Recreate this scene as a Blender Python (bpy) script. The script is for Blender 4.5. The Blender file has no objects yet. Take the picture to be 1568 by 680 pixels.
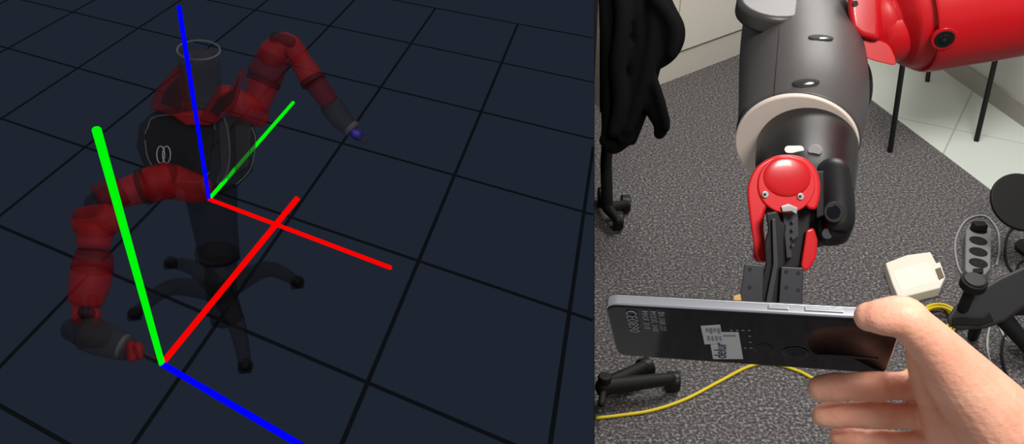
import bpy, bmesh, math, random
from mathutils import Vector, Matrix
from mathutils.bvhtree import BVHTree
random.seed(4)
S=bpy.context.scene
H=1.3; FP=1400.0; PITCH=math.radians(30.5)
# ---------------- camera ----------------
cd=bpy.data.cameras.new('camera'); cam=bpy.data.objects.new('camera',cd); S.collection.objects.link(cam)
cam.location=(0,0,H); cam.rotation_euler=(math.pi/2-PITCH,0,0)
cd.sensor_width=36; cd.lens=36*FP/1568; cd.clip_start=0.02; cd.clip_end=100
S.camera=cam
M=Matrix.Translation((0,0,H)) @ Matrix.Rotation(math.pi/2-PITCH,4,'X')
CAM=Vector((0,0,H))
def C(u,v,d): return M @ Vector(((u-784)/FP*d, -(v-340)/FP*d, -d))
def ray(u,v): return (C(u,v,1)-CAM).normalized()
def F(u,v,z=0.0):
    r=ray(u,v); t=(z-H)/r.z
    return CAM+r*t
def onplane(u,v,o,n):
    r=ray(u,v); return CAM+r*((o-CAM).dot(n)/r.dot(n))
FWD=(C(784,340,2)-C(784,340,1)).normalized(); RIGHT=Vector((1,0,0)); UP=RIGHT.cross(FWD)
# ---------------- materials ----------------
def lin(c):
    return tuple(((x/255)/12.92 if x/255<=0.04045 else ((x/255+0.055)/1.055)**2.4) for x in c)+(1,)
def mat(name,rgb,rough=0.5,metal=0,coat=0,alpha=1,em=0,bump=0,bscale=100,sss=0,spec=0.5,var=None,vscale=50):
    m=bpy.data.materials.new(name); m.use_nodes=True; nt=m.node_tree; b=nt.nodes['Principled BSDF']
    b.inputs['Base Color'].default_value=lin(rgb); b.inputs['Roughness'].default_value=rough
    b.inputs['Metallic'].default_value=metal; b.inputs['Coat Weight'].default_value=coat
    b.inputs['Alpha'].default_value=alpha; b.inputs['Specular IOR Level'].default_value=spec
    if em: b.inputs['Emission Color'].default_value=lin(rgb); b.inputs['Emission Strength'].default_value=em
    if sss:
        b.inputs['Subsurface Weight'].default_value=sss; b.inputs['Subsurface Radius'].default_value=(1,.35,.2); b.inputs['Subsurface Scale'].default_value=0.004
    tc=nt.nodes.new('ShaderNodeTexCoord')
    if bump:
        n=nt.nodes.new('ShaderNodeTexNoise'); n.inputs['Scale'].default_value=bscale; n.inputs['Detail'].default_value=4
        bp=nt.nodes.new('ShaderNodeBump'); bp.inputs['Strength'].default_value=bump; bp.inputs['Distance'].default_value=0.002
        nt.links.new(tc.outputs['Object'],n.inputs['Vector']); nt.links.new(n.outputs['Fac'],bp.inputs['Height']); nt.links.new(bp.outputs['Normal'],b.inputs['Normal'])
    if var:
        n=nt.nodes.new('ShaderNodeTexNoise'); n.inputs['Scale'].default_value=vscale; n.inputs['Detail'].default_value=5
        r=nt.nodes.new('ShaderNodeValToRGB'); r.color_ramp.elements[0].position=.3; r.color_ramp.elements[1].position=.7
        r.color_ramp.elements[0].color=lin(var); r.color_ramp.elements[1].color=lin(rgb)
        nt.links.new(tc.outputs['Object'],n.inputs['Vector']); nt.links.new(n.outputs['Fac'],r.inputs['Fac']); nt.links.new(r.outputs['Color'],b.inputs['Base Color'])
    return m
def emis(name,rgb,s=1):
    m=bpy.data.materials.new(name); m.use_nodes=True; nt=m.node_tree; nt.nodes.clear()
    e=nt.nodes.new('ShaderNodeEmission'); e.inputs[0].default_value=lin(rgb); e.inputs[1].default_value=s
    o=nt.nodes.new('ShaderNodeOutputMaterial'); nt.links.new(e.outputs[0],o.inputs[0]); return m
mRed=mat('red_plastic',(200,16,26),.36,coat=.2,bump=.05,bscale=900)
mRed2=mat('red_gloss',(190,14,24),.3,coat=.25)
mGrey=mat('charcoal_plastic',(72,70,70),.45,bump=.12,bscale=1500)
mCap=mat('cap_plastic',(58,55,54),.4)
mBeige=mat('beige_ring',(218,204,194),.6)
mBlack=mat('black_plastic',(20,20,22),.4,spec=.3)
mBlackM=mat('black_matte',(20,20,21),.6,spec=.3)
mDk=mat('dark_metal',(52,54,60),.4,metal=.4)
mSteel=mat('steel',(190,190,190),.3,metal=1)
mWhite=mat('white_plastic',(235,230,215),.5)
mCloth=mat('coat_fabric',(13,13,15),.95,bump=.5,bscale=220,spec=.1)
mSkin=mat('skin',(242,184,158),.46,bump=.3,bscale=300,sss=.2,var=(230,158,132),vscale=38,spec=.4)
mYellow=mat('yellow_cable',(225,200,30),.5)
mGlass=mat('back_glass',(10,12,20),.07,spec=.26)
mFrame=mat('phone_frame',(196,198,208),.28,metal=.9)
mPaper=mat('sticker_paper',(225,228,230),.6)
mInk=mat('ink',(40,50,90),.6)
mPrint=mat('printed_grey',(150,155,165),.5)
# ---------------- mesh helpers ----------------
def mk(name,verts,faces,m,smooth=True):
    c=sum(verts,Vector())/len(verts)
    me=bpy.data.meshes.new(name); me.from_pydata([v-c for v in verts],[],faces); me.update()
    bm=bmesh.new(); bm.from_mesh(me); bmesh.ops.recalc_face_normals(bm,faces=bm.faces); bm.to_mesh(me); bm.free()
    o=bpy.data.objects.new(name,me); o.location=c; S.collection.objects.link(o)
    if m: me.materials.append(m)
    if smooth:
        for p in me.polygons: p.use_smooth=True
    return o
def bvh(o):
    return BVHTree.FromPolygons([v.co+o.location for v in o.data.vertices],[tuple(p.vertices) for p in o.data.polygons])
def cr(pts,n=6,closed=False):
    out=[]; N=len(pts)
    rng=range(N) if closed else range(N-1)
    for i in rng:
        g=(lambda k: pts[k%N]) if closed else (lambda k: pts[max(0,min(N-1,k))])
        a,b,c,d=[g(i+k) for k in(-1,0,1,2)]
        for j in range(n):
            t=j/n
            out.append(tuple(0.5*(2*q+(r-p)*t+(2*p-5*q+4*r-s)*t*t+(3*q-p-3*r+s)*t**3) for p,q,r,s in zip(a,b,c,d)))
    if not closed: out.append(tuple(pts[-1]))
    return out
def sweep(name,pr,m,seg=20,n=6,caps='round'):
    s=cr([tuple(p)+(r,) for p,r in pr],n) if n>1 else [tuple(p)+(r,) for p,r in pr]
    P=[Vector(q[:3]) for q in s]; R=[max(q[3],1e-5) for q in s]
    T=[]
    for i in range(len(P)):
        a=P[max(0,i-1)]; b=P[min(len(P)-1,i+1)]; T.append((b-a).normalized())
    if caps=='round':
        K=5; pre=[];post=[]
        for k in range(K):
            th=math.pi/2*(k+.3)/K
            pre.append((P[0]-T[0]*R[0]*math.cos(th),R[0]*math.sin(th),T[0]))
            post.append((P[-1]+T[-1]*R[-1]*math.cos(th),R[-1]*math.sin(th),T[-1]))
        P=[q[0] for q in pre]+P+[q[0] for q in reversed(post)]
        R=[q[1] for q in pre]+R+[q[1] for q in reversed(post)]
        T=[q[2] for q in pre]+T+[q[2] for q in reversed(post)]
    x=T[0].orthogonal().normalized(); V=[];Fc=[]
    for i,(p,r,t) in enumerate(zip(P,R,T)):
        x=(x-t*x.dot(t)).normalized(); y=t.cross(x)
        for k in range(seg):
            a=2*math.pi*k/seg; V.append(p+(x*math.cos(a)+y*math.sin(a))*r)
    for i in range(len(P)-1):
        for k in range(seg):
            k2=(k+1)%seg; Fc.append((i*seg+k,i*seg+k2,(i+1)*seg+k2,(i+1)*seg+k))
    Fc.append(tuple(range(seg))[::-1]); Fc.append(tuple((len(P)-1)*seg+k for k in range(seg)))
    return mk(name,V,Fc,m)
def tube(name,pts,m,**k):
    return sweep(name,[(C(u,v,d),r*d/FP) for u,v,d,r in pts],m,**k)
def bevel(o,w,s=3):
    b=o.modifiers.new('bevel','BEVEL'); b.width=w; b.segments=s; b.limit_method='ANGLE'; b.angle_limit=math.radians(40)
    return o
def prism(name,top,off,m,bv=0,bs=3):
    n=len(top); V=list(top)+[p+off for p in top]
    Fc=[tuple(range(n)),tuple(range(n,2*n))[::-1]]+[(i,(i+1)%n,n+(i+1)%n,n+i) for i in range(n)]
    o=mk(name,V,Fc,m,False)
    if bv:
        bevel(o,bv,bs)
        for p in o.data.polygons: p.use_smooth=True
        w=o.modifiers.new('wn','WEIGHTED_NORMAL')
    return o
def plate(name,pts,d,t,m,bv=0.001,smooth=False):
    if smooth: pts=cr(pts,5,True)
    if len(pts[0])==2: pts=[(a,b,d) for a,b in pts]
    cu=sum(p[0] for p in pts)/len(pts); cv=sum(p[1] for p in pts)/len(pts)
    return prism(name,[C(*p) for p in pts],ray(cu,cv)*t,m,bv)
def vprism(name,pts,h,m,bv=0.002,z0=0.0,smooth=False):
    if smooth: pts=cr(pts,5,True)
    return prism(name,[F(u,v,z0+h) for u,v in pts],Vector((0,0,-h)),m,bv)
def cyl(name,c,ax,r,h,m,bv=0.0008,seg=40):
    ax=ax.normalized(); x=ax.orthogonal().normalized(); y=ax.cross(x)
    return prism(name,[c+(x*math.cos(2*math.pi*k/seg)+y*math.sin(2*math.pi*k/seg))*r for k in range(seg)],ax*h,m,bv)
def ell(name,c,X,Y,Z,m,nu=28,nv=16):
    V=[];Fc=[]
    for i in range(nv+1):
        th=math.pi*(i+.001)/(nv+.002)
        for k in range(nu):
            a=2*math.pi*k/nu; V.append(c+X*math.sin(th)*math.cos(a)+Y*math.sin(th)*math.sin(a)+Z*math.cos(th))
    for i in range(nv):
        for k in range(nu):
            Fc.append((i*nu+k,i*nu+(k+1)%nu,(i+1)*nu+(k+1)%nu,(i+1)*nu+k))
    return mk(name,V,Fc,m)
def group(name,objs):
    e=bpy.data.objects.new(name,None); S.collection.objects.link(e); e.empty_display_size=.05
    c=sum((o.location for o in objs),Vector())/len(objs); e.location=c
    for o in objs:
        o.parent=e; o.matrix_parent_inverse=Matrix.Translation(-c)
    return e
def hit(b,u,v):
    h=b.ray_cast(CAM,ray(u,v)); return (h[0],h[1]) if h[0] else (None,None)

# ================= SHELL =================
nrm=(C(910.4,0,1)-CAM).cross(C(910.4,600,1)-CAM).normalized()
near=F(910.4,900); far=F(910.4,-150)
dirw=(far-near).normalized()
upw=nrm.cross(dirw); upw=upw if upw.z>0 else -upw
pt=[F(910.4,720),far,far+upw*2.2,C(910.4,-300,1.1)]
mPart=mat('added_partition_dark',(30,33,40),.9,spec=0)
wp=prism('added_partition',pt,nrm*(0.0012 if nrm.x<0 else -0.0012),mPart)  # added divider seen edge-on: separates the two bays and blocks light between them
mVoid=emis('display_floor_blue',(30,37,48)); mLine=emis('display_grid_black',(13,15,19))
fl=mk('floor_display',[near,far,Vector((-6,far.y,0)),Vector((-6,near.y-.3,0))],[(0,1,2,3)],mVoid,False)
VA=(1012,-490); VB=(-1950,-480)
da=ray(*VA); da=Vector((da.x,da.y,0)).normalized()
db=ray(*VB); db=Vector((db.x,db.y,0)).normalized()
o0=F(641,400)
def coordB(p):
    q=p-o0; det=da.x*db.y-da.y*db.x
    return ((q.x*db.y-q.y*db.x)/det,(da.x*q.y-da.y*q.x)/det)
sa=[coordB(F(*p))[0] for p in((701,268),(741,170),(768,98),(790,42),(527,675))]
sb=[coordB(F(*p))[1] for p in((437,325),(265,270),(845,475))]
ca=sum([sa[0],sa[1]/2,sa[2]/3,sa[3]/4])/4
cb=sum([sb[0]*1,sb[1]/2,-sb[2]])/3
V=[];Fc=[]
def strip(p,q,w):
    d=(q-p).normalized(); n=Vector((-d.y,d.x,0))*w; k=len(V)
    for z in(0.0004,0.0014):
        V.extend([p-n+Vector((0,0,z)),q-n+Vector((0,0,z)),q+n+Vector((0,0,z)),p+n+Vector((0,0,z))])
    Fc.extend([(k+4,k+5,k+6,k+7),(k,k+1,k+5,k+4),(k+2,k+3,k+7,k+6),(k+1,k+2,k+6,k+5),(k+3,k,k+4,k+7)])
nl=(far-near).normalized()
def clipseg(p,q):
    def s(x): return nl.x*(x-near).y-nl.y*(x-near).x
    a,b=s(p),s(q)
    if a<=0.004 and b<=0.004: return None
    if a>0.004 and b>0.004: return p,q
    t=(a-.004)/(a-b); m=p+(q-p)*t
    return (p,m) if a>0 else (m,q)
for j in range(-3,9):
    base=o0+db*cb*j
    r=clipseg(base-da*ca*4,base+da*ca*4)
    if r: strip(r[0],r[1],0.0052)
for i in range(-4,5):
    base=o0+da*ca*i
    r=clipseg(base-db*cb*3,base+db*cb*8)
    if r: strip(r[0],r[1],0.0052)
grid=mk('floor_grid',V,Fc,mLine,False)

# carpet
mCar=bpy.data.materials.new('carpet'); mCar.use_nodes=True; nt=mCar.node_tree; b=nt.nodes['Principled BSDF']
tc=nt.nodes.new('ShaderNodeTexCoord'); n=nt.nodes.new('ShaderNodeTexNoise'); n.inputs['Scale'].default_value=140; n.inputs['Detail'].default_value=5; n.inputs['Roughness'].default_value=.85
r=nt.nodes.new('ShaderNodeValToRGB'); e=r.color_ramp.elements; e[0].position=.38; e[0].color=lin((50,49,51)); e[1].position=.66; e[1].color=lin((186,182,180))
x=r.color_ramp.elements.new(.52); x.color=lin((90,87,88))
bp=nt.nodes.new('ShaderNodeBump'); bp.inputs['Strength'].default_value=.25; bp.inputs['Distance'].default_value=.003
nt.links.new(tc.outputs['Object'],n.inputs['Vector']); nt.links.new(n.outputs['Fac'],r.inputs['Fac']); nt.links.new(r.outputs['Color'],b.inputs['Base Color'])
nt.links.new(n.outputs['Fac'],bp.inputs['Height']); nt.links.new(bp.outputs['Normal'],b.inputs['Normal']); b.inputs['Roughness'].default_value=.95; b.inputs['Specular IOR Level'].default_value=.1
cornr=F(1312,12)
mk('floor',[near,far,Vector((5,far.y,0)),Vector((5,-3,0)),Vector((-.1,-3,0))],[(0,1,2,3,4)],mCar,False)
mTile=bpy.data.materials.new('floor_tile'); mTile.use_nodes=True; nt=mTile.node_tree; b=nt.nodes['Principled BSDF']
tc=nt.nodes.new('ShaderNodeTexCoord'); mp=nt.nodes.new('ShaderNodeMapping'); mp.inputs['Rotation'].default_value=(0,0,.55); br=nt.nodes.new('ShaderNodeTexBrick')
br.offset=0; br.inputs['Scale'].default_value=1; br.inputs['Mortar Size'].default_value=.003; br.inputs['Brick Width'].default_value=.8; br.inputs['Row Height'].default_value=.8
br.inputs['Color1'].default_value=lin((205,212,205)); br.inputs['Color2'].default_value=lin((210,215,208)); br.inputs['Mortar'].default_value=lin((172,178,172))
nt.links.new(tc.outputs['Object'],mp.inputs[0]); nt.links.new(mp.outputs[0],br.inputs['Vector']); nt.links.new(br.outputs['Color'],b.inputs['Base Color']); b.inputs['Roughness'].default_value=.35
prism('floor_tiles',[F(u,v)+Vector((0,0,.002)) for u,v in((1215,55),(1330,150),(1515,290),(1900,582),(1900,420),(1312,12))],Vector((0,0,-.0019)),mTile)
mWall=mat('wall_white',(205,200,190),.6); mWallR=mat('wall_pale',(190,192,186),.4); mTrim=mat('trim_grey',(150,148,142),.5)
def wall(name,a,b,h,m,z0=0,t=.03):
    d=(b-a).normalized(); nn=Vector((-d.y,d.x,0))
    if nn.dot(a)<0: nn=-nn
    return prism(name,[a+Vector((0,0,z0)),b+Vector((0,0,z0)),b+Vector((0,0,z0+h)),a+Vector((0,0,z0+h))],nn*t,m)
la=F(918,162)
wall('wall_back',la,cornr,2.3,mWall)
wall('wall_right',cornr,F(1800,356),2.3,mWallR)
parts=[]
cdv=(cornr-la).normalized(); cn=Vector((cdv.y,-cdv.x,0))
if cn.y>0: cn=-cn
mCab=mat('cabinet_front',(222,216,206),.45)
L=(cornr-la).length
k=0
ts=[0,(F(1026,122)-la).dot(cdv)]
while ts[-1]<L-.6: ts.append(ts[-1]+.62)
ts.append(L-.03)
for a,bq in zip(ts[:-1],ts[1:]):
    q0=la+cdv*(a+.004)+cn*.001; q1=la+cdv*(bq-.004)+cn*.001
    parts.append(prism('door_panel_%d'%k,[q0+Vector((0,0,.11)),q1+Vector((0,0,.11)),q1+Vector((0,0,1.5)),q0+Vector((0,0,1.5))],cn*.018,mCab,.001)); k+=1
parts.append(prism('plinth',[la+cn*.001,la+cdv*(L-.03)+cn*.001,la+cdv*(L-.03)+cn*.001+Vector((0,0,.1)),la+cn*.001+Vector((0,0,.1))],cn*.012,mWall))
group('cabinet',parts)
rd=(F(1800,356)-cornr).normalized(); rn=Vector((rd.y,-rd.x,0)); rn=rn if rn.x<0 else -rn
prism('baseboard_right',[cornr+rd*.06,F(1790,349),F(1790,349)+Vector((0,0,.07)),cornr+rd*.06+Vector((0,0,.07))],rn*.012,mTrim,.001)
prism('trim_1',[cornr+rd*.06+Vector((0,0,.3)),F(1790,349)+Vector((0,0,.3)),F(1790,349)+Vector((0,0,.33)),cornr+rd*.06+Vector((0,0,.33))],rn*.01,mTrim,.001)

# ================= SIDE CHAIR =================
legs=[]
def leg(u0,v0,u1,v1,nm):
    f=F(u1,v1,.004)
    r_=ray(u0,v0); t=(f.y+.03)/r_.y; g=CAM+r_*t
    dd=(g-f).normalized(); g=f+dd*((.44-f.z)/dd.z)
    return sweep(nm,[(f,.0085),(g,.0085)],mBlackM,seg=12,n=1),g
tops=[]
for i,a in enumerate(((1380,115,1363,231),(1525,88,1495,215),(1424,96,1420,124),(1600,100,1585,150))):
    o,g=leg(*a,'leg_%d'%(i+1)); legs.append(o); tops.append(g)
q=[tops[0],tops[1],tops[3],tops[2]]
cc=sum(q,Vector())/4
seat=prism('seat',[Vector((c.x,c.y,.44))+Vector(((c-cc).x*.15,(c-cc).y*.15,0)) for c in q],Vector((0,0,.03)),mBlackM,.01)
legs.append(seat)
bk=[tops[3],tops[1]]
legs.append(sweep('back_frame',[(bk[0],.01),(bk[0]+Vector((.02,.03,.4)),.01),(bk[1]+Vector((.02,.03,.4)),.01),(bk[1],.01)],mBlackM,seg=12,n=1))
group('side_chair',legs)

# ================= ROBOT ARM (right bay) =================
P=[]
hous=tube('wrist_housing',[(1206,8,1.06,66),(1218,40,1.03,80),(1226,85,.99,91),(1229,125,.95,95),(1228,170,.91,95),(1221,212,.885,91)],mGrey,seg=56,caps='flat'); P.append(hous)
ax=(C(1219,222,.878)-C(1229,125,.95)).normalized()
P.append(cyl('beige_ring',C(1219,216,.883),ax,91*.88/FP,.006,mBeige,.0018,64))
P.append(cyl('ring_backing',C(1221,211,.888),-ax,93*.885/FP,.006,mBlack,.001,64))
P.append(sweep('wrist_barrel',[(C(1236,222,.885),75*.88/FP),(C(1234,250,.85),75*.85/FP),(C(1234,290,.80),70*.8/FP),(C(1236,320,.775),62*.77/FP)],mBlack,seg=56,caps='round'))
barrel=P[-1]; bb=bvh(barrel); hb=bvh(hous)
P.append(cyl('elbow_cap',C(1187,0,.955),(UP*.75-FWD*.66),57*.955/FP,-.022,mCap,.006,48))
P.append(tube('elbow_neck',[(1180,-50,1.03,62),(1195,4,1.01,58)],mCap,seg=40))
P.append(ell('side_knob',C(1310,135,.99),RIGHT*22*.95/FP,UP*52*.95/FP,FWD*.03,mBlack))
P.append(cyl('side_button',C(1321,155,.95),-FWD+RIGHT*.6,.006,.004,mBlackM))
sp=[]
for i in range(12):
    p,nn=hit(hb,1194-9*i/11,42+i*9.5)
    if p: sp.append((p+nn*.0001,.0005))
if len(sp)>2: P.append(sweep('seam',sp,mBlackM,seg=8,n=1))
for (u,v) in((1257,58),(1234,127)):
    p,nn=hit(hb,u,v)
    if p:
        X=(RIGHT-nn*nn.dot(RIGHT)).normalized(); Y=nn.cross(X)
        P.append(ell('slot_recess',p,X*.0125,Y*.0056,nn*.0012,mBlackM))
        P.append(ell('slot_highlight',p+Y*.0020*(1 if Y.dot(UP)<0 else -1)+X*.002,X*.006,Y*.0018,nn*.0018,mSteel))  # bright steel sliver stands in for the highlight low in the slot
for nm,u,v in(('white_button',1216,229),('grey_button',1248,230)):
    p,nn=hit(bb,u,v)
    if p:
        ZZ=-ray(u,v); p=p+ZZ*.004
        X=RIGHT-ZZ*ZZ.dot(RIGHT); X.normalize(); Y=ZZ.cross(X)
        pts=[]
        for k in range(32):
            a=2*math.pi*k/32; c_,s_=math.cos(a),math.sin(a)
            if nm=='white_button': pts.append(p+X*(math.copysign(.0045,c_)+c_*.0035)+Y*s_*.0032)
            else: pts.append(p+X*c_*.0058+Y*s_*.0048)
        P.append(prism(nm,pts,-ZZ*.012,mat('button_white',(240,240,238),.5) if nm=='white_button' else mat('button_grey',(150,148,150),.4),.0006))
col=tube('forearm_collar',[(1300,44,1.0,34),(1325,44,.99,44),(1362,40,.98,56)],mRed,seg=40)
P.append(col)
fore=tube('forearm_shell',[(1352,26,.98,58),(1368,20,.98,86),(1398,10,.98,102),(1480,-6,.97,105),(1580,-24,.96,106),(1720,-50,.95,106)],mRed,seg=64,caps='round',n=8)
P.append(fore); fb=bvh(fore)
P.append(plate('collar_flange',[(1297,-30),(1298,20),(1302,44),(1318,58),(1350,66),(1352,30),(1350,-30)],.94,.07,mRed2,.008))
P.append(plate('collar_lower_lug',[(1304,50),(1340,60),(1362,70),(1372,98),(1350,96),(1326,88),(1311,72)],.95,.05,mRed2,.007,True))
for u,v in((1446,60),):
    p,nn=hit(fb,u,v)
    P.append(cyl('bolt_recess',p-nn*.004,nn,.0100,.0048,mBlackM)); P.append(cyl('bolt_rim',p-nn*.004,nn,.0125,.0044,mRed2))
    P.append(cyl('bolt_head',p,nn,.006,.0016,mBlack,seg=6)); P.append(cyl('bolt_socket',p+nn*.0012,nn,.0022,.0008,mDk,.0001,6))
P.append(cyl('small_screw',C(1309,6,.9405),-FWD,.0032,.0012,mBlackM,.0003))
sp=[]
for i in range(14):
    p,nn=hit(fb,1368+i*2.2,2+i*7.4)
    if p: sp.append((p,.0004))
if len(sp)>2: P.append(sweep('forearm_seam',sp,mRed2,seg=6,n=1))
D=.70
P.append(plate('gripper_shell',[(1144,300),(1146,280),(1155,260),(1169,247),(1190,238),(1212,237),(1234,243),(1249,258),(1256,280),(1255,304),(1249,320),(1238,320),(1230,314),(1205,312),(1182,314),(1172,322),(1168,345),(1171,372),(1175,398),(1165,401),(1157,390),(1150,350)],D,.045,mRed,.003,True))
P.append(cyl('gripper_disc',C(1203,283,D+.001),-FWD,44*D/FP,.0028,mRed,.0012,56))
P.append(ell('gripper_dome',C(1205,271,D-.0016),RIGHT*37*D/FP,UP*31*D/FP,FWD*.003,mRed2))
for u,v in((1171,298),(1225,301)):
    P.append(cyl('cap_screw',C(u,v,D-.001),-FWD,.0026,.0022,mSteel,.0003)); P.append(cyl('screw_hex',C(u,v,D-.0032),-FWD,.0012,.0003,mBlackM,0,6))
P.append(plate('inner_shell',[(1152,395),(1158,330),(1166,330),(1164,392),(1172,402),(1160,402)],D+.01,.03,mRed2,.002))
P.append(plate('far_shell',[(1234,352),(1246,348),(1252,368),(1250,394),(1240,412),(1230,416),(1226,405)],D+.015,.02,mRed2,.002,False))
P.append(tube('side_camera_module',[(1276,268,.76,27),(1279,300,.75,28),(1280,335,.74,28),(1278,350,.74,25)],mBlack,seg=32))
P.append(cyl('module_lens',C(1276,325,.722),-FWD,.0085,.003,mBlackM,.001)); P.append(cyl('lens_glass',C(1276,325,.7195),-FWD,.0055,.001,mGlass,.0004))
P.append(plate('module_foot',[(1254,330),(1300,330),(1302,360),(1290,374),(1262,376),(1252,362)],.735,.03,mBlack,.004,True))
P.append(cyl('module_knob',C(1265,358,.733),-FWD,.0045,.003,mDk,.0006)); P.append(plate('module_bracket',[(1248,262),(1262,262),(1262,330),(1250,335)],.715,.02,mBlack,.001))
P.append(plate('mechanism_body',[(1186,305),(1244,305),(1240,345),(1236,410),(1200,412),(1180,380)],D+.02,.02,mBlackM,.002))
P.append(plate('mechanism_bar',[(1197,322),(1206,318),(1222,322),(1224,362),(1212,372),(1214,395),(1204,396),(1200,350)],D+.008,.01,mDk,.001))
P.append(plate('mechanism_clip',[(1196,316),(1208,312),(1222,318),(1220,329),(1212,324),(1198,325)],D-.004,.006,mSteel,.0006))
for v in(340,352,364,376): P.append(cyl('pivot_pin',C(1214,v,D+.006),-FWD,.0014,.0012,mDk,.0003))
P.append(plate('finger_link',[(1172,326),(1190,323),(1196,338),(1204,344),(1201,366),(1202,400),(1192,466),(1158,466),(1172,404),(1170,372),(1176,352)],D-.016,.018,mBlack,.0015))
P.append(plate('finger_ridge',[(1182,335),(1188,335),(1192,404),(1182,466),(1172,466),(1184,404)],D-.019,.004,mDk,.0006))
P.append(plate('finger_plate_a',[(1140,403),(1170,406),(1168,466),(1132,462)],D-.02,.012,mDk,.001))
P.append(plate('finger_plate_b',[(1196,408),(1230,410),(1229,470),(1192,468)],D-.02,.012,mDk,.001))
for u,v in((1148,412),(1148,440),(1204,416),(1222,418),(1204,440),(1222,444)): P.append(cyl('plate_hole',C(u,v,D-.0195),-FWD,.0014,.0010,mBlackM,0,16))
P.append(plate('finger_tip_pad',[(1123,453),(1134,450),(1136,468),(1122,466)],D-.03,.01,mat('pad_tan',(190,150,90),.6),.001))
group('robot_arm',P)

# ================= PHONE =================
NL=C(925,466,.5); NR=C(1386,492,.461); FL=C(938,543,.556)
Lx=(NR-NL); LL=Lx.length; Lx.normalize(); Wy=(FL-NL); Wy=(Wy-Lx*Wy.dot(Lx)); WW=Wy.length; Wy.normalize()
Nn=Lx.cross(Wy).normalized()
if Nn.dot(CAM-NL)<0: Nn=-Nn
def rr(o,w,h,r,z,n=8):
    out=[]
    for cx,cy,a0 in((w-r,h-r,0),(r,h-r,90),(r,r,180),(w-r,r,270)):
        for k in range(n+1):
            a=math.radians(a0+90*k/n); out.append(o+Lx*(cx+r*math.cos(a))+Wy*(cy+r*math.sin(a))+Nn*z)
    return out
Q=[]
Q.append(prism('frame',rr(NL,LL,WW,.007,-.0004),-Nn*.0066,mFrame,.0016,4))
g_o=NL+Lx*.0009+Wy*.0009
Q.append(prism('back_panel',rr(g_o,LL-.0018,WW-.0018,.0062,.0006),-Nn*.003,mGlass,.0008,3))
Q.append(prism('screen',rr(g_o,LL-.0018,WW-.0018,.0062,-.0063),-Nn*.0012,mGlass,.0008,3))
bo=NL+Nn*.00062
def sticker(nm,pts,m,t=.00015,off=0):
    return prism(nm,[onplane(u,v,bo,Nn)+Nn*off for u,v in pts],Nn*t,m)
Q.append(sticker('label_small',[(1073,499),(1103,497),(1107,526),(1079,527)],mPaper))
Q.append(sticker('label_large',[(1088,527),(1104,526),(1104,508),(1131,508),(1138,549),(1092,549)],mPaper,off=.0002))
for k in range(4):
    u=1080+k*6; Q.append(sticker('barcode_%d'%k,[(u,502),(u+4,502),(u+5,507+3*(k%2)),(u+1,507+3*(k%2))],mPrint,off=.0003)); Q.append(sticker('fine_print_%d'%k,[(u+3,514+k%2),(u+6,514),(u+7,521),(u+4,521)],mPrint,off=.0003))
Q.append(sticker('label_print',[(1107,512),(1126,512),(1127,514),(1107,514)],mPrint,off=.0005))
for k in range(16):
    u=1118+(k%4)*9+(k//4); v=505+(k//4)*9
    if u>1138 or v<508: Q.append(sticker('fine_dots_%d'%k,[(u,v),(u+4,v),(u+4,v+1.2),(u,v+1.2)],mPrint,off=.0001))
def disc_on(nm,u,v,r1,m,h,r2=None):
    p=onplane(u,v,bo,Nn); r2=r2 or r1
    return prism(nm,[p+Lx*r1*math.cos(2*math.pi*k/36)+Wy*r2*math.sin(2*math.pi*k/36) for k in range(36)],Nn*h,m,.0002)
Q.append(disc_on('lens_ring',1218,540,.0072,mDk,.0006)); Q.append(disc_on('lens',1218,540,.0058,mGlass,.0009)); Q.append(disc_on('lens_core',1218,540,.0025,mBlackM,.0011))
Q.append(disc_on('sensor_window',1170,535,.0053,mDk,.0003,.0078)); Q.append(disc_on('sensor_glass',1170,535,.005,mGlass,.0005,.0074))
Q.append(disc_on('flash_slot',1298,546,.016,mDk,.0004,.0016))
def text(nm,s,u,v,size,xa,ya,m):
    c=bpy.data.curves.new(nm,'FONT'); c.body=s; c.size=size; c.extrude=.00005; c.materials.append(m)
    o=bpy.data.objects.new(nm,c); S.collection.objects.link(o)
    z=xa.cross(ya).normalized(); R=Matrix((xa,ya,z)).transposed().to_4x4()
    o.matrix_world=Matrix.Translation(onplane(u,v,bo,Nn)+Nn*.0006) @ R
    return o
T_=[]
def parentx(o,e):
    o.parent=e; o.matrix_parent_inverse=Matrix.Translation(-e.location)
def textdir(xa):
    ya=Lx if xa.cross(Lx).dot(Nn)>0 else -Lx
    return ya
T_.append(text('print_ce','CE0890',958,474,.0085,Wy,textdir(Wy),mPrint))
T_.append(text('print_lines','SN 3580 221\nMODEL 0408\nMADE 2018',1008,476,.0045,Wy,textdir(Wy),mPrint))
T_.append(text('label_name','delur',1112,548,.010,-Wy,textdir(-Wy),mInk))
for nm,u0,u1 in(('power_key',1176,1208),('volume_key',1232,1292)):
    def sd(u): return onplane(u,470+(u-1176)*.07,NL,Wy)
    a=sd(u0);a2=sd(u1); la_=(a-NL).dot(Lx); lb=(a2-NL).dot(Lx)
    c0=NL+Lx*la_-Nn*.0026; c1=NL+Lx*lb-Nn*.0026
    Q.append(prism(nm,[c0,c1,c1-Nn*.0022,c0-Nn*.0022],-Wy*.0009,mFrame,.0004))
ph=group('smartphone',Q)
for o in T_: parentx(o,ph)

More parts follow.
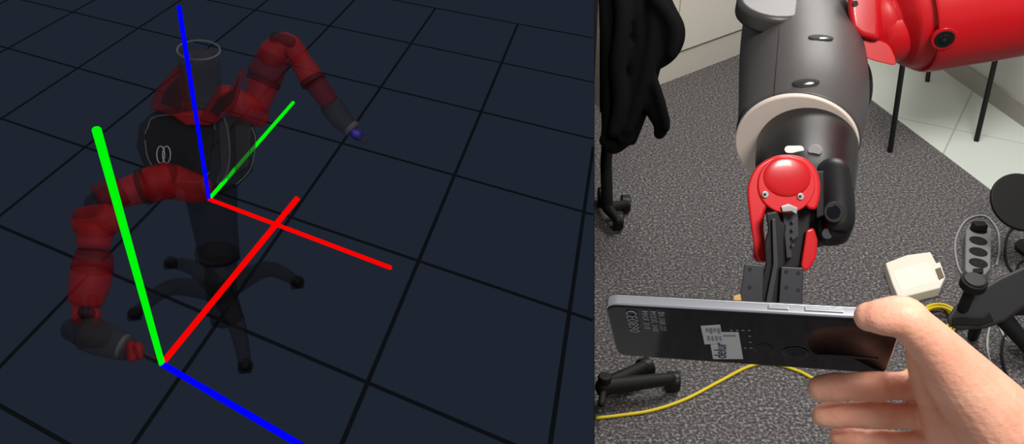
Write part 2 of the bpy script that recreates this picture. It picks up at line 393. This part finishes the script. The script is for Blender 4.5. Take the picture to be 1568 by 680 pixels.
# ================= HAND =================
seg=[]
def ht(pts): seg.append(tube('h',pts,None,seg=24,n=5))
ht([(1331,485,.452,23),(1352,485,.448,29),(1382,486,.446,33.5),(1402,502,.447,32),(1430,530,.452,37),(1470,580,.462,50),(1520,640,.475,64)])
ht([(1258,595,.512,21),(1280,593,.508,23),(1300,592,.506,21.5),(1325,592,.506,23),(1348,592,.508,23.5),(1362,591,.509,21.5),(1388,591,.512,23),(1435,592,.515,34),(1500,640,.51,50)])
ht([(1262,636,.520,18.5),(1282,636,.517,21),(1300,635.5,.514,19.5),(1325,635.5,.513,21),(1350,636,.513,21.5),(1364,636,.514,20),(1388,637,.515,21),(1440,636,.518,34),(1510,680,.515,50)])
ht([(1286,669,.526,15.5),(1310,673,.522,18.5),(1325,675,.521,17.5),(1345,676,.520,19),(1370,678,.52,18.5),(1392,680,.52,20),(1445,686,.52,32),(1520,720,.52,50)])
ht([(1325,706,.53,14),(1350,710,.527,16),(1395,719,.525,17),(1450,730,.525,28),(1530,750,.525,48)])
ht([(1418,578,.500,24),(1440,610,.50,36),(1455,660,.505,38),(1480,710,.51,44)])
ht([(1404,540,.478,18),(1414,560,.487,24),(1430,600,.495,30)])
ht([(1460,640,.505,50),(1520,700,.50,72),(1590,770,.505,72),(1700,880,.52,66),(1850,1040,.54,72)])
ht([(1500,640,.49,52),(1560,700,.49,66),(1640,790,.50,62)])
V=[];Fc=[]
for o in seg:
    k=len(V); V+= [v.co+o.location for v in o.data.vertices]; Fc+=[tuple(i+k for i in p.vertices) for p in o.data.polygons]
for o in seg: bpy.data.objects.remove(o)
hand=mk('hand',V,Fc,mSkin)
rm=hand.modifiers.new('remesh','REMESH'); rm.mode='VOXEL'; rm.voxel_size=.0008; rm.use_smooth_shade=True
sm=hand.modifiers.new('smooth','SMOOTH'); sm.factor=.5; sm.iterations=4

# ================= FLOOR CLUTTER =================
K=[]
K.append(vprism('case',[(1356,402),(1388,390),(1425,385),(1434,402),(1440,400),(1448,424),(1440,440),(1376,456),(1366,432)],.028,mWhite,.006))
K.append(vprism('front_panel',[(1366,415),(1420,400),(1436,430),(1380,446)],.0295,mat('adapter_light',(246,243,228),.5),.002))
K.append(vprism('vent_slots',[(1432,412),(1440,409),(1446,424),(1438,428)],.03,mat('vent',(110,95,80),.7),.0005))
group('network_adapter',K)
K=[vprism('strip_body',[(1484,343),(1512,340),(1519,352),(1517,410),(1510,419),(1486,421),(1478,412),(1479,352)],.035,mat('strip_grey',(125,125,128),.5),.004)]
for i,v in enumerate((352,369,386,403)):
    pc=F(1498,v,.0352); K.append(cyl('socket_%d'%(i+1),pc,Vector((0,0,1)),.022,.0015,mBlackM,.0004))
    for s in(-1,1): K.append(cyl('pin_hole',pc+Vector((s*.007,0,.0014)),Vector((0,0,1)),.003,.0005,mDk,0,12))
K.append(vprism('rocker_switch',[(1490,411),(1506,410),(1506,417),(1490,418)],.039,mBlackM,.001))
pc=F(1498,352,.037); K.append(prism('plug',[pc+Vector((x_,y_,.022)) for x_,y_ in((-.018,-.013),(.018,-.013),(.018,.013),(-.018,.013))],Vector((0,0,-.022)),mBlackM,.005))
group('power_strip',K)
def fcable(nm,pts,r,m,z=None): return sweep(nm,[(F(u,v,z or r+.0005),r) for u,v in pts],m,seg=10,n=8)
fcable('grey_cable',[(1500,428),(1474,420),(1464,395),(1464,365),(1480,337),(1508,331),(1527,352),(1530,380),(1526,405)],.003,mat('cable_grey',(150,150,155),.5))
fcable('black_cable',[(1568,345),(1548,352),(1540,375),(1545,410),(1585,440)],.0032,mBlackM)
fcable('black_cable',[(1600,410),(1568,400),(1556,415),(1558,440),(1548,490),(1534,530),(1540,570),(1566,600),(1620,610)],.003,mBlackM)
fcable('grey_cable',[(1540,520),(1522,490),(1512,520),(1518,560),(1550,640)],.0025,mat('cable_light',(175,175,178),.5))
fcable('yellow_cable',[(914,640),(950,636),(1000,628),(1050,611),(1100,585),(1145,562),(1180,556),(1222,568),(1255,582),(1330,590),(1400,560),(1430,520)],.0035,mYellow)
K=[]
for i in range(6):
    a=random.uniform(-.2,.2); cx,cy=1436+random.uniform(-5,5),488+random.uniform(-4,4); rx,ry=27+random.uniform(-4,3),22+random.uniform(-4,3)
    K.append(sweep('loop_%d'%(i+1),[(F(cx+rx*math.cos(t*math.pi/6+a),cy+ry*math.sin(t*math.pi/6+a),.005+.006*i),.0035) for t in range(13)],mYellow,seg=10,n=4))
group('yellow_cable_coil',K)
K=[]
cpt=C(1562,311,2.35); nn=(UP*.35-FWD).normalized()
K.append(cyl('disc',cpt,nn,.079,.012,mBlackM,.004,56))
K.append(sweep('post',[(cpt,.009),(F(1585,395,.01),.009)],mBlackM,seg=14,n=1)); K.append(cyl('foot',F(1585,385,.001),Vector((0,0,1)),.05,.012,mBlackM,.003))
group('round_stand',K)
K=[]
mTri=mat('stand_plastic',(48,48,50),.5)
K.append(plate('arm',[(1485,452),(1530,425),(1568,408),(1640,385),(1640,440),(1568,472),(1540,492),(1510,503),(1470,506),(1452,500),(1449,488),(1462,468)],1.97,.05,mTri,.008,False))
K.append(plate('arm_recess',[(1460,486),(1505,486),(1515,478),(1522,492),(1500,499),(1458,498)],1.965,.01,mBlackM,.002))
kc=C(1488,440,1.93); ka=(UP*.75-FWD*.6).normalized()
K.append(cyl('knob',kc,ka,.027,.02,mBlackM,.004)); K.append(cyl('knob_top',kc+ka*.019,ka,.022,.006,mTri,.003)); K.append(sweep('stem',[(kc,.012),(kc-ka*.06,.012)],mBlackM,seg=16,n=1))
K.append(sweep('leg_a',[(C(1530,480,2.0),.02),(F(1600,560,.015),.014)],mBlackM,seg=16,n=1)); K.append(sweep('leg_b',[(C(1500,480,2.0),.016),(F(1490,515,.012),.012)],mBlackM,seg=16,n=1))
K.append(sweep('leg_c',[(C(1540,470,2.0),.02),(F(1660,470,.015),.014)],mBlackM,seg=16,n=1))
group('tripod_stand',K)

# ================= OFFICE CHAIR + COAT =================
seg=[]
def ct(pts): seg.append(tube('c',pts,None,seg=18,n=5))
for i in range(9):
    t=i/8; j=random.uniform(-4,4); dz=.04*math.sin(i*2.4)
    ct([(930+t*62,-50,2.28+dz,15),(930+t*80+j,25,2.25+dz,13),(932+t*72-j,95,2.25+dz,13),(932+t*50+j,160,2.26+dz,11),(930+t*36,205+10*math.sin(i*1.7),2.27+dz,10)])
ct([(985,-40,2.27,24),(1012,20,2.23,24),(1028,50,2.22,22),(1020,78,2.23,19),(992,96,2.24,18)])
ct([(1002,0,2.2,12),(1030,40,2.19,10),(1028,84,2.2,9)])
ct([(965,80,2.25,24),(985,125,2.24,19),(1000,160,2.24,17),(1013,188,2.24,14),(1010,204,2.25,10)])
ct([(990,95,2.22,8),(1003,130,2.21,8),(1014,165,2.21,8),(1020,196,2.22,7)])
ct([(925,215,2.27,9),(940,228,2.27,9),(962,212,2.27,10)])
ct([(940,20,2.33,22),(940,180,2.33,20)]); ct([(970,10,2.33,30),(960,150,2.33,22)])
V=[];Fc=[]
for o in seg:
    k=len(V); V+= [v.co+o.location for v in o.data.vertices]; Fc+=[tuple(i+k for i in p.vertices) for p in o.data.polygons]
for o in seg: bpy.data.objects.remove(o)
coat=mk('black_coat',V,Fc,mCloth)
rm=coat.modifiers.new('remesh','REMESH'); rm.mode='VOXEL'; rm.voxel_size=.004; rm.use_smooth_shade=True
sm=coat.modifiers.new('smooth','SMOOTH'); sm.factor=.6; sm.iterations=12
K=[plate('backrest',[(918,-30),(960,-40),(968,60),(955,170),(918,175)],2.40,.03,mBlackM,.01)]
base=F(930,318,.05)
K.append(sweep('column',[(C(934,170,2.44),.016),(C(928,250,2.47),.016),(base,.016)],mBlackM,seg=16,n=1))
for i,(u,v) in enumerate(((946,338),(957,312),(922,300))):
    tip=F(u,v,.045); K.append(sweep('leg_%d'%(i+1),[(base,.016),(tip,.011)],mBlackM,seg=12,n=1))
    K.append(cyl('caster_%d'%(i+1),F(u,v,.028)-Vector((.012,0,0)),RIGHT,.026,.026,mBlack,.004))
group('office_chair',K)
K=[]; base=F(925,592,.05)
K.append(cyl('hub',base-Vector((0,0,.02)),Vector((0,0,1)),.014,.05,mBlackM,.004))
for i,(u,v) in enumerate(((1026,580),(985,562),(921,618))):
    tip=F(u,v,.045); K.append(sweep('leg_%d'%(i+1),[(base,.019 if i<2 else .008),(tip,.013 if i<2 else .008)],mBlackM,seg=12,n=1))
    if i<2: K.append(cyl('caster_%d'%(i+1),F(u+4,v+4,.024)-Vector((.012,0,0)),RIGHT+Vector((0,.6*i,0)),.022,.026,mBlack,.004))
group('office_chair_base',K)

# ================= VISUALISED ROBOT (left bay) =================
gR=mat('ghost_red',(138,18,22),.6,alpha=.5,spec=.15); gR2=mat('ghost_red_deep',(92,14,20),.6,alpha=.45,spec=.1); gK=mat('ghost_black',(24,22,25),.6,alpha=.42,spec=.1); gT=mat('ghost_torso',(26,25,28),.6,alpha=.5,spec=.15); gG=mat('ghost_grey',(50,49,52),.6,alpha=.42,spec=.1)
gW=mat('ghost_white',(150,150,155),.5,alpha=.6); gB=mat('ghost_blue',(50,20,160),.5,alpha=.7); gLine=mat('ghost_outline',(100,100,106),.6,alpha=.45,spec=.1)
K=[]
hub=F(344,470,.06)
K.append(sweep('pedestal_lower',[(hub-Vector((0,0,.03)),.040),(hub+Vector((0,0,.05)),.036),(C(338,400,2.10),.040)],gK,seg=8,n=3,caps='flat'))
K.append(sweep('pedestal_upper',[(C(337,398,2.09),.047),(C(328,340,2.06),.053),(C(322,285,2.05),.062)],gK,seg=8,n=3,caps='flat'))
K.append(sweep('pedestal_rim',[(C(332,392,2.09),.051),(C(332,386,2.085),.051)],gT,seg=8,n=1,caps='flat'))
for i,(u,v,mu,mv) in enumerate(((376,560,362,495),(456,432,408,412),(207,480,262,440),(262,402,300,412))):
    K.append(sweep('foot_leg_%d'%(i+1),[(hub+Vector((0,0,.04)),.026),(F(mu,mv,.07),.020),(F(u,v,.055),.013)],gK,seg=12,n=5))
    K.append(sweep('foot_pad_%d'%(i+1),[(F(u,v,.012),.017),(F(u,v,.055),.014)],gK,seg=14,n=1,caps='flat')); K.append(sweep('foot_caster_%d'%(i+1),[(F(u-10,v+4,.013),.013),(F(u+8,v+2,.014),.013)],gK,seg=14,n=1,caps='flat'))
    K.append(sweep('foot_stem_%d'%(i+1),[(F(u,v,.05),.007),(F(u,v,.085),.009)],gK,seg=12,n=1))
K.append(plate('torso',[(212,192),(232,168),(300,160),(340,176),(384,180),(394,205),(388,262),(366,285),(330,302),(290,296),(240,276),(220,255),(208,225)],1.95,.12,gT,.02))
K.append(plate('chest_panel',[(222,200),(240,178),(318,178),(328,200),(320,262),(300,280),(250,268),(226,248)],1.94,.012,gT,.006))
for nm,pts in(('chest_edge',[(222,205),(226,196),(240,178),(318,177),(329,198)]),('side_edge',[(330,185),(343,180),(352,230),(346,268),(334,284)]),('side_edge_b',[(386,196),(391,215),(384,258),(362,282)]),('chest_lower_edge',[(222,215),(228,246),(250,266),(300,280),(320,264)])):
    K.append(sweep(nm,[(C(u,v,1.935),.0013) for u,v in pts],gLine,seg=8,n=4))
K.append(plate('side_panel',[(334,182),(352,186),(354,262),(338,285),(328,280),(338,256)],1.935,.012,gG,.003))
K.append(plate('side_cover',[(358,190),(386,196),(382,255),(360,270)],1.935,.02,gG,.006))
for dx in(0,9):
    K.append(sweep('badge_ring',[(C(246+dx+6*math.cos(t*math.pi/8),237+13*math.sin(t*math.pi/8),1.93),.0013) for t in range(17)],gW,seg=8,n=2))
K.append(plate('shoulder_yoke_a',[(228,166),(240,135),(270,100),(286,96),(292,140),(300,172),(262,178)],1.93,.05,gR2,.006))
K.append(plate('shoulder_gap',[(246,158),(252,140),(272,118),(280,150),(276,168)],1.925,.01,gT,.003))
K.append(plate('shoulder_yoke_b',[(306,184),(322,150),(350,140),(372,100),(376,112),(362,160),(330,190)],1.91,.02,gR2,.003))
K.append(plate('face_screen',[(322,170),(334,150),(356,138),(368,114),(358,152),(334,178)],1.905,.004,gK,.001))
K.append(plate('neck_plate',[(262,176),(300,168),(340,172),(322,192),(285,192)],1.92,.03,gR,.004))
K.append(sweep('head_column',[(C(304,82,1.92),32*1.92/FP),(C(308,130,1.95),29*1.95/FP),(C(312,168,1.97),27*1.97/FP)],gG,seg=36,n=3,caps='flat'))
K.append(sweep('head_rim',[(C(304+33*math.cos(t*math.pi/12),77+15*math.sin(t*math.pi/12),1.915-.03*math.sin(t*math.pi/12)),.0022) for t in range(25)],gLine,seg=8,n=2))
FLAT=('cuff','forearm_a','forearm_b','upper_arm','cover','wrist','ring')
for nm,pts,m in(('far_shoulder',[(345,150,1.98,20),(378,168,2.0,24),(395,180,2.02,16)],gR),
 ('far_upper_arm',[(390,168,2.02,20),(405,122,2.02,25)],gR),
 ('far_ring_a',[(402,128,2.02,26),(405,121,2.02,27)],gK),
 ('far_upper_cuff',[(404,120,2.02,27),(420,85,2.02,25)],gR2),
 ('far_elbow',[(418,82,2.02,22),(438,68,2.02,19),(455,82,2.03,16)],gR),
 ('far_elbow_joint',[(422,58,2.0,9),(444,64,2.0,9)],gK),
 ('far_forearm_a',[(455,86,2.03,16),(480,124,2.04,19)],gR),
 ('far_ring_b',[(477,120,2.03,20),(481,127,2.03,20)],gK),
 ('far_forearm_cuff',[(480,124,2.03,17),(507,160,2.05,15)],gR2),
 ('far_wrist',[(505,157,2.05,18),(522,182,2.06,17),(540,198,2.06,12)],gG),
 ('far_ring_c',[(536,194,2.05,13),(541,199,2.05,13)],gLine),
 ('far_gripper',[(541,202,2.06,8),(548,208,2.06,8)],gB),
 ('far_finger',[(548,210,2.05,4),(559,217,2.05,4)],gG),
 ('near_shoulder',[(305,290,1.95,22),(268,280,1.92,27)],gR),
 ('near_shoulder_ball',[(252,272,1.9,24),(235,278,1.89,25)],gR2),
 ('near_upper_arm',[(262,276,1.9,27),(222,286,1.88,28)],gR),
 ('near_ring_a',[(226,284,1.88,29),(219,286,1.88,29)],gK),
 ('near_upper_cover',[(220,286,1.88,25),(190,296,1.86,22),(176,303,1.85,20)],gR),
 ('near_upper_cuff',[(188,290,1.85,24),(150,308,1.83,25)],gR2),
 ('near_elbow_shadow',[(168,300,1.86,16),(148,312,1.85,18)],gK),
 ('near_elbow',[(134,340,1.8,24),(160,338,1.8,26)],gR),
 ('near_elbow_cap',[(128,332,1.79,16),(152,330,1.79,18)],gR2),
 ('near_forearm_a',[(146,348,1.8,29),(143,382,1.79,23)],gR),
 ('near_ring_b',[(143,384,1.79,24),(142,391,1.79,25)],gK),
 ('near_forearm_cuff',[(144,390,1.79,28),(141,414,1.78,31)],gR2),
 ('near_forearm_b',[(142,402,1.79,29),(137,436,1.78,30),(131,464,1.78,25)],gR),
 ('near_forearm_end',[(117,458,1.78,8),(120,492,1.77,9)],gR),
 ('near_forearm_fork',[(142,458,1.78,8),(146,495,1.77,9)],gR),
 ('near_fork_joint',[(122,490,1.78,11),(146,494,1.77,11)],gR2),
 ('near_fork_hole',[(128,478,1.76,9),(137,480,1.76,9)],gK),
 ('near_wrist_joint',[(112,505,1.78,18),(130,508,1.77,24),(148,512,1.77,22)],gK),
 ('near_wrist',[(133,510,1.76,27),(165,522,1.75,26),(197,535,1.74,18)],gG),
 ('near_ring_c',[(186,530,1.74,20),(191,532,1.74,20)],gLine),
 ('near_flange',[(200,530,1.74,9),(204,546,1.735,9)],gR),
 ('near_grip_cap',[(211,530,1.73,7),(216,544,1.73,7)],gR),
 ('near_gripper',[(220,540,1.73,5),(240,550,1.73,4)],mBlackM),
 ('near_finger',[(226,548,1.73,3),(248,557,1.72,3)],gK)):
    K.append(tube(nm,pts,m,seg=28,n=4,caps='flat' if any(s in nm for s in FLAT) and nm!='near_wrist_joint' else 'round'))
group('humanoid_robot',K)
eR=emis('axis_red',(255,0,0)); eG=emis('axis_green',(0,245,10)); eB=emis('axis_blue',(0,0,255))
def axes(nm,o,r,g,bb,rad):
    A=[]
    for n_,p,m in(('x_axis',r,eR),('y_axis',g,eG),('z_axis',bb,eB)):
        a=C(*o); c=C(*p); A.append(sweep(n_,[(a,rad),(c,rad)],m,seg=20,n=1,caps='flat'))
    group(nm,A)
axes('coordinate_axes',(320,305,1.88),(598,410,1.62),(449,157,2.3),(274,10,1.55),.0040)
axes('coordinate_axes',(248,557,1.62),(456,303,1.75),(148,199,1.05),(560,740,1.35),.0053)

# ================= LIGHTS =================
w=bpy.data.worlds.new('world'); S.world=w; w.use_nodes=True; w.node_tree.nodes['Background'].inputs[0].default_value=(1,.98,.95,1); w.node_tree.nodes['Background'].inputs[1].default_value=.3
def area(nm,loc,tgt,size,e,col=(1,1,1)):
    l=bpy.data.lights.new(nm,'AREA'); l.energy=e; l.size=size; l.color=col; o=bpy.data.objects.new(nm,l); S.collection.objects.link(o)
    o.location=loc; o.rotation_euler=(Vector(tgt)-Vector(loc)).to_track_quat('-Z','Y').to_euler()
area('ceiling_light',(1.0,2.2,2.3),(1.0,2.0,0),1.0,42,(1,.97,.93))
area('ceiling_light',(.5,-.1,2.2),(.6,1.2,.5),.5,30,(1,.95,.89))
try: S.view_settings.view_transform='Standard'
except Exception: pass
